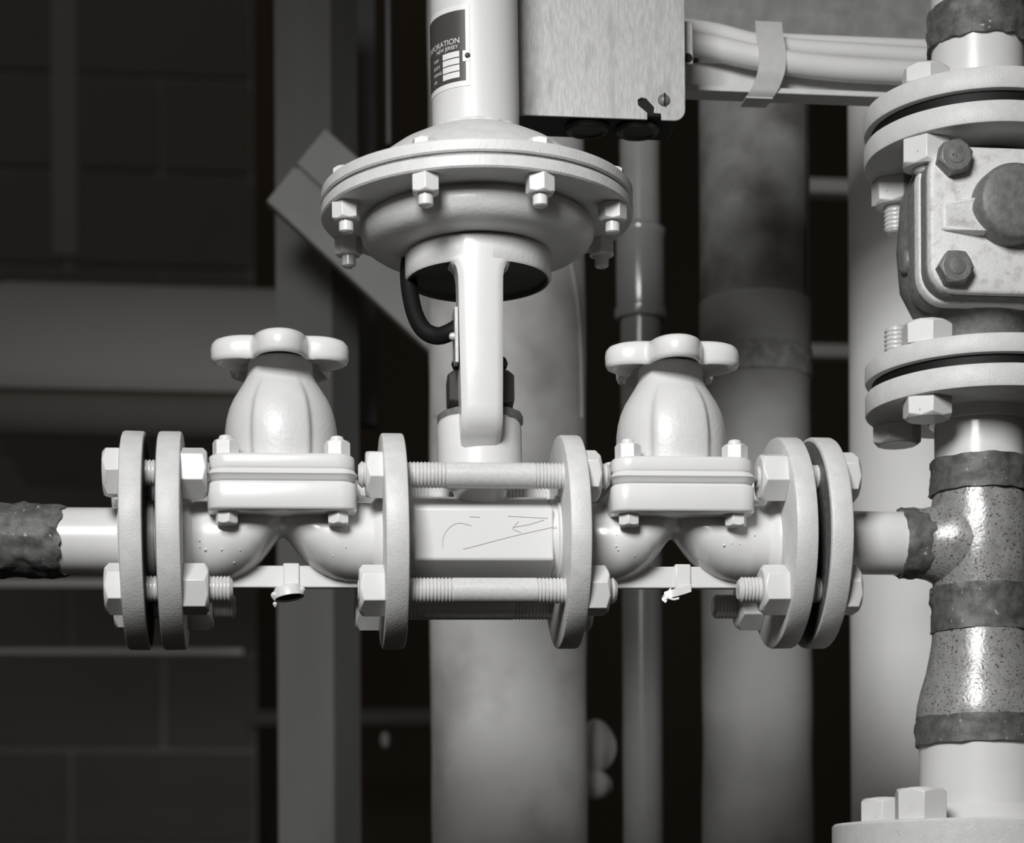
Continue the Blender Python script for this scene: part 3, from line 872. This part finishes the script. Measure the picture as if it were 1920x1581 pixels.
single('thin_hose', MB().tube(h2, 20, 20), 'hose', 'second white hose lying behind and above the thick hose', 'hose', h2[0])
h3 = [un(1300, 66, HY + 75), un(2050, 92, HY + 75)]
single('conduit', MB().lathe([(14, h3[0].x), (14, h3[1].x)], (0, HY + 80, (h3[0].z + h3[1].z) / 2 - 4), 'X', 20), 'hose', 'straight slim white conduit above the hoses at upper right', 'conduit', h3[0])
A, B = un(1468, 82, HY + 100), un(2050, 40, HY + 100)
def rough_beam():
    mb_ = MB(); R = []
    za_ = un(1600, 84, HY + 100).z; zt_ = un(1600, -60, HY + 100).z
    for i in range(41):
        x = A.x - 260 + (B.x - A.x + 260) * i / 40
        n_ = noise.noise(Vector((x * .03, 2, 0))) * 3
        R.append([Vector((x, HY + 110 + n_, za_ + n_)), Vector((x, HY + 106 - n_, (za_ + zt_) / 2)), Vector((x, HY + 110, zt_)), Vector((x, HY + 190, zt_)), Vector((x, HY + 190, za_))])
    return mb_.rings(R)
single('rough_beam', rough_beam(), 'ledge', 'rough grey painted beam along the upper right edge', 'beam', (A.x, HY + 110, A.z), sharp=50)
# strap
sq = [(1441, 40, HY + 10), (1443, 62, HY - 6), (1447, 85, HY - 16), (1449, 110, HY - 19), (1446, 135, HY - 17), (1438, 158, HY - 9), (1431, 172, HY - 4), (1424, 182, HY + 4)]
P = smooth_path([un(*q_) for q_ in sq], 5)
w0, w1 = 27, 27
R = []
for i, p in enumerate(P):
    w_ = 28 + 0 * i
    R.append([p + Vector((-w_, 0, 0)), p + Vector((w_, 0, 0)), p + Vector((w_, 3, 0)), p + Vector((-w_, 3, 0))])
t = thing('metal_strap', 'flat metal strap wrapped round the hoses at the top right', 'strap', P[-1])
obj('band', MB().rings(R), 'strap', t)
e = P[-1]
obj('tail', MB().prism([e + Vector((-28, 0, 0)), e + Vector((28, 0, 0)), e + Vector((24, 46, -1)), e + Vector((-30, 46, -1))], (0, 0, -2.5)), 'strap', t)

# ------------------------------------------------------------------ welded tee column at right
cx = un(COLX_PX, 1018, 0).x
RW = Vector((cx, 0, 0))
def zc(py, Y, px=COLX_PX): return un(px, py, Y).z
zax = toworld((cx, 0, 0)).z                    # height of the branch
r1, r2 = 92.0, 121.0
zlp = [zc(y, -217, 1900) for y in (712, 668, 650, 608)]       # lower pair front edges (bottom..top)
RFV = 217.0
def sl(py, Y=-217, px=1852): return un(px, py, Y).z
L0, L1, L2, L3 = sl(722), sl(677), sl(658), sl(620)
U0, U1, U2, U3 = sl(226), sl(183), sl(162), sl(119)
def vflange(z0, z1, seed):
    b = 5; r = RFV
    def jt(r0, a0, th, i): return r0 + (1.0 * noise.noise(Vector((math.cos(th) * 3, math.sin(th) * 3, seed))) if r0 > 100 else 0), a0
    return MB().lathe([(30, z0), (r - b, z0), (r - 1.5, z0 + 1.5), (r, z0 + b), (r, z1 - b), (r - 1.5, z1 - 1.5), (r - b, z1), (30, z1)], RW, 'Z', 96, jit=jt)
# tee assembly
zt1 = zc(866, 0, 1800); zt2 = zc(925, 0, 1800); zt3 = zc(1108, 0, 1800); zt4 = zc(1185, 0, 1800); zt5 = zc(1350, 0, 1800); zt6 = zc(1398, 0, 1800)
t = thing('tee_column', 'welded pipe tee column of bare speckled fittings and white pipe at right', 'pipe', (cx, 0, sl(1535, -100)))
obj('upper_pipe', MB().lathe([(r1 - 6, zt1 - 10), (r1 - 6, L0 + 5)], RW, 'Z', 56), 'paint', t)
obj('upper_flange', vflange(L0, L1, 21), 'paint_rough', t)
obj('flange_hub', MB().lathe([(r1 - 6, L0 - 22), (r1 + 4, L0 - 20), (r1 + 14, L0 + 4)], RW, 'Z', 48), 'paint', t)
obj('gasket_gap_fill', MB().lathe([(RFV - 13, L1 - 2), (RFV - 13, L2 + 2)], RW, 'Z', 72), 'black', t)  # gasket spread almost to the rim, its black painting the gap's shade
obj('weld', lumpy(zt2 - 3, zt1, r1 + 3, 5, 3.5, 1.2, RW, 'Z', 72, 8), 'weld', t)
def teej(r0, a0, th, i):
    return r0 + 1.5 * noise.noise(Vector((math.cos(th) * 3, math.sin(th) * 3, a0 * .03))), a0
tee = obj('tee_fitting', MB().lathe([(r1 - 3 + (8 * math.sin(math.pi * i / 16)), zt3 + (zt2 - zt3) * i / 16) for i in range(17)], RW, 'Z', 64, jit=teej), 'cast', t)
# branch of the tee, swept into the run
bpz = zax
xe = un(1742, 1024, 0).x
prof = [(pr + 3, xe - 58), (pr + 5, xe - 20), (pr + 9, xe), (pr + 17, xe + 16), (pr + 24, xe + 36), (pr + 27, xe + 84)]
obj('branch', MB().lathe(prof, (0, 0, bpz), 'X', 56), 'cast', tee)
obj('weld', lumpy(xe - 4 + 0, xe - 58, pr + 6, 4, 4, 6.1, (0, 0, bpz), 'X', 64, 8), 'weld', t)
def lx(x): return toworld((x, 0, 0)).x
obj('branch_pipe', MB().lathe([(pr - 1, lx(R2[0]) + 8), (pr - 1, xe - 40)], (0, 0, bpz), 'X', 56), 'paint', t)
fl = flange_mb(*R2, seed=5)
fl.v = [toworld(v) for v in fl.v]
obj('branch_flange', fl, 'paint_rough', t)
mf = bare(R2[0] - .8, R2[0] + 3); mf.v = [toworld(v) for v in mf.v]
obj('mating_face_shade', mf, 'cast_dark', t)  # dark grey disc painting the shade on the branch flange face
rf = MB().lathe([(74, R2[0] + 4), (74, R2[0] - 12), (66, R2[0] - 12), (66, R1[1] + 1)], (0, 0, 0), 'X', 48); rf.v = [toworld(v) for v in rf.v]
obj('raised_face', rf, 'satin', t)
obj('weld', lumpy(zt4 - 2, zt3 + 6, r1 + 2, 5, 2, 9.4, RW, 'Z', 72, 10), 'weld', t)
rz = [(r1, zt4 + 4), (r1 + 1, zt4 - 15), (r1 + 5, zt4 - 45), (r1 + 13, zt4 - 80), (r1 + 22, zt4 - 110), (r2, zt4 - 140), (r2 + 2, zt5 + 10), (r2, zt5 - 12)]
obj('reducer', MB().lathe(rz, RW, 'Z', 64, jit=teej), 'cast', t, sharp=60)
obj('weld', lumpy(zt6, zt5 + 4, r2 + 4, 4, 3, 4.4, RW, 'Z', 80, 8), 'weld', t)
ZF = sl(1540, -100)
obj('lower_pipe', MB().lathe([(r2 - 3, ZF - 20), (r2 - 3, zt6 + 20)], RW, 'Z', 64), 'paint', t)
RFB = 285
obj('lower_flange', MB().lathe([(40, ZF - 75), (RFB - 4, ZF - 75), (RFB, ZF - 70), (RFB, ZF - 5), (RFB - 4, ZF), (40, ZF)], RW, 'Z', 96), 'paint_rough', t)
obj('flange_hub', MB().lathe([(r2 + 28, ZF - 2), (r2 + 20, ZF + 10), (r2 - 2, ZF + 34)], RW, 'Z', 56), 'paint', t)
# bolts of the bottom flange
for nm, A_ in (('front', 222), ('rear', 128)):
    a_ = math.radians(A_)
    c_ = (cx + 226 * math.cos(a_), 226 * math.sin(a_), 0)
    t3 = thing('flange_nut', f'white hex nut on the bottom flange below the reducer, {nm} one', 'nut', (c_[0], c_[1], ZF), 'nuts at the foot of the tee column')
    obj('nut', MB().hexnut(c_, 'Z', 88, ZF, ZF + 58, .35 if A_ > 200 else 1.2), 'paint_worn', t3, bevel=2)
    obj('stud', MB().lathe([(28, ZF - 90), (28, ZF + 52), (24, ZF + 60)], c_, 'Z', 24), 'stud', t3)

# cast valve above, between the two flange pairs
t = thing('cast_valve', 'speckled cast valve with bolted square cover between the flange pairs at right', 'valve', (cx, 0, L2))
obj('lower_flange', vflange(L2, L3, 31), 'paint_rough', t)
obj('upper_flange', vflange(U0, U1, 33), 'paint_rough', t)
obj('gasket_gap_fill', MB().lathe([(RFV - 13, U1 - 2), (RFV - 13, U2 + 2)], RW, 'Z', 72), 'black', t)  # wide black ring, painted shade between the upper plates
zbd = [L3 - 4, L3 + 30, L3 + 55]
bz0, bz1 = zc(590, -60, 1780), zc(262, -60, 1780)
bm_ = (bz0 + bz1) / 2
prof = [(96, L3 - 4), (96, L3 + 18), (104, bz0 - 2), (128, bz0 + 25), (150, bz0 + 70), (158, bm_ - 20), (150, bz1 - 90), (125, bz1 - 40), (102, bz1 - 5), (96, U0 + 4)]
def bodyj(r0, a0, th, i):
    return r0 * (1 - .12 * max(0, -math.sin(th))) + 2 * noise.noise(Vector((math.cos(th) * 2, math.sin(th) * 2, a0 * .02))), a0
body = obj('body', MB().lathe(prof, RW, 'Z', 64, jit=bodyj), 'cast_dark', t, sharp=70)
CY = -158
cz0, cz1 = zc(548, CY, 1800), zc(273, CY, 1800)
ccz, chz = (cz0 + cz1) / 2, (cz1 - cz0) / 2
def cslab(hx_, hz_, r, y0, y1, e=3):
    return MB().rings([[Vector((cx + x, y, ccz + z)) for x, z in rrect(hx_ + d, hz_ + d, r)] for y, d in ((y0, -e * 1.6), (y0 + e * .5, -e * .5), (y0 + e * 1.4, 0), (y1, 0))])
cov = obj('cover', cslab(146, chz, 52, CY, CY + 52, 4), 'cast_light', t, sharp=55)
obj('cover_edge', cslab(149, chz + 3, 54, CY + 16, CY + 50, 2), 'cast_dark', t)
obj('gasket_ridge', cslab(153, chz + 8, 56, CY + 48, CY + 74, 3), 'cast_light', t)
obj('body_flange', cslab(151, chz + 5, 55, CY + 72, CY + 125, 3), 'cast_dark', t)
zr0, zr1 = zc(440, CY, 1790), zc(372, CY, 1790)
rib = [(cx - 128, CY + 2, zr0 + 6), (cx - 60, CY + 2, zr0 - 2), (cx + 60, CY + 2, zr0 - 2), (cx + 128, CY + 2, zr0 + 6), (cx + 128, CY + 2, zr1 - 8), (cx + 60, CY + 2, zr1), (cx - 60, CY + 2, zr1), (cx - 128, CY + 2, zr1 - 8)]
top = [(x * .96 + cx * .04 if True else x, CY - (26 if abs(x - cx) < 100 else 6), z - (z - (zr0 + zr1) / 2) * .12) for x, y, z in rib]
obj('cover_rib', MB().rings([[Vector(p) for p in rib], [Vector(p) for p in top]]), 'cast_light', t, bevel=4)
obj('boss', MB().lathe([(74, 4), (72, -30), (68, -42), (58, -48), (30, -48)], (cx + 4, CY, zc(388, CY, 1860)), 'Y', 48), 'cast_dark', t, bevel=3)
for sx in (-1, 1):
    for py in (300, 507):
        bx = cx + sx * 104; bz = zc(py, CY, 1790)
        b = obj('cover_bolt', MB().hexnut((bx, CY, bz), 'Y', 58, 6, -27, .25 + .3 * (py > 400), True), 'rust_bolt', t, bevel=2)
        obj('bolt_mark', MB().lathe([(15, -26), (15, -28.2), (13, -28.6)], (bx, CY, bz), 'Y', 24), 'rust_bolt', b)
obj('side_boss', MB().lathe([(24, 0), (24, -16), (18, -22), (6, -23)], (cx - 138, -20, zc(492, -20, 1700)), 'X', 24), 'cast_dark', t, bevel=3)
# pipe above
t = thing('upper_pipe', 'white pipe with a dark weld and flange at the top right corner', 'pipe', (cx, 0, U2))
obj('flange', vflange(U2, U3, 41), 'paint_rough', t)
zp = un(1765, 104, 0).z
obj('pipe', MB().lathe([(88, U3 - 4), (88, zp + 400)], RW, 'Z', 56), 'paint', t)
obj('weld', lumpy(un(1760, 92, 0).z, un(1760, 20, 0).z, 95, 7, 9, 7.7, RW, 'Z', 72, 8), 'weld', t)
# column flange bolts
for pair, z0, z1, up in (('lower', L0, L3, False), ('upper', U0, U3, True)):
    for w, A_ in (('front left', 217), ('rear left', 140), ('front right', 310), ('rear right', 40)):
        if A_ == 310 or A_ == 40: continue
        a_ = math.radians(A_)
        rb_ = 170
        c_ = (cx + rb_ * math.cos(a_), rb_ * math.sin(a_), 0)
        t3 = thing('column_bolt', f'white hex bolt through the {pair} flange pair of the tee column, {w} one', 'bolt', (c_[0], c_[1], z0 - 45), 'bolts of the tee column flanges')
        if up:
            tip = 50 if A_ == 140 else 8
            obj('shank', MB().lathe([(17, z0 - 52 - tip), (21, z0 - 49 - tip)] + thread_prof(24, z0 - 48 - tip, z0 + 4, 8.5, 3) + [(24, z1)], c_, 'Z', 28), 'stud', t3, sharp=30)
            obj('nut', MB().hexnut(c_, 'Z', 84, z0, z0 - 50, .25 if A_ == 217 else .55), 'paint_worn', t3, bevel=2)
            obj('bolt_head', MB().hexnut(c_, 'Z', 80, z1, z1 + 34, .4), 'paint_worn', t3, bevel=2)
        else:
            tip = 72 if A_ == 140 else 8
            obj('shank', MB().lathe([(24, z0)] + thread_prof(24, z1 - 4, z1 + 20 + tip, 8.5, 3) + [(21, z1 + 21 + tip), (17, z1 + 24 + tip)], c_, 'Z', 28), 'stud', t3, sharp=30)
            if A_ == 217:
                obj('nut', MB().hexnut(c_, 'Z', 84, z1, z1 + 44, .45), 'paint_worn', t3, bevel=2)
            else:
                obj('nut', MB().hexnut(c_, 'Z', 84, z1, z1 + 14, .2), 'paint_worn', t3, bevel=2)
            obj('bolt_head', MB().hexnut(c_, 'Z', 82, z0, z0 - 38, .9 if A_ == 140 else .45), 'paint_worn', t3, bevel=2)
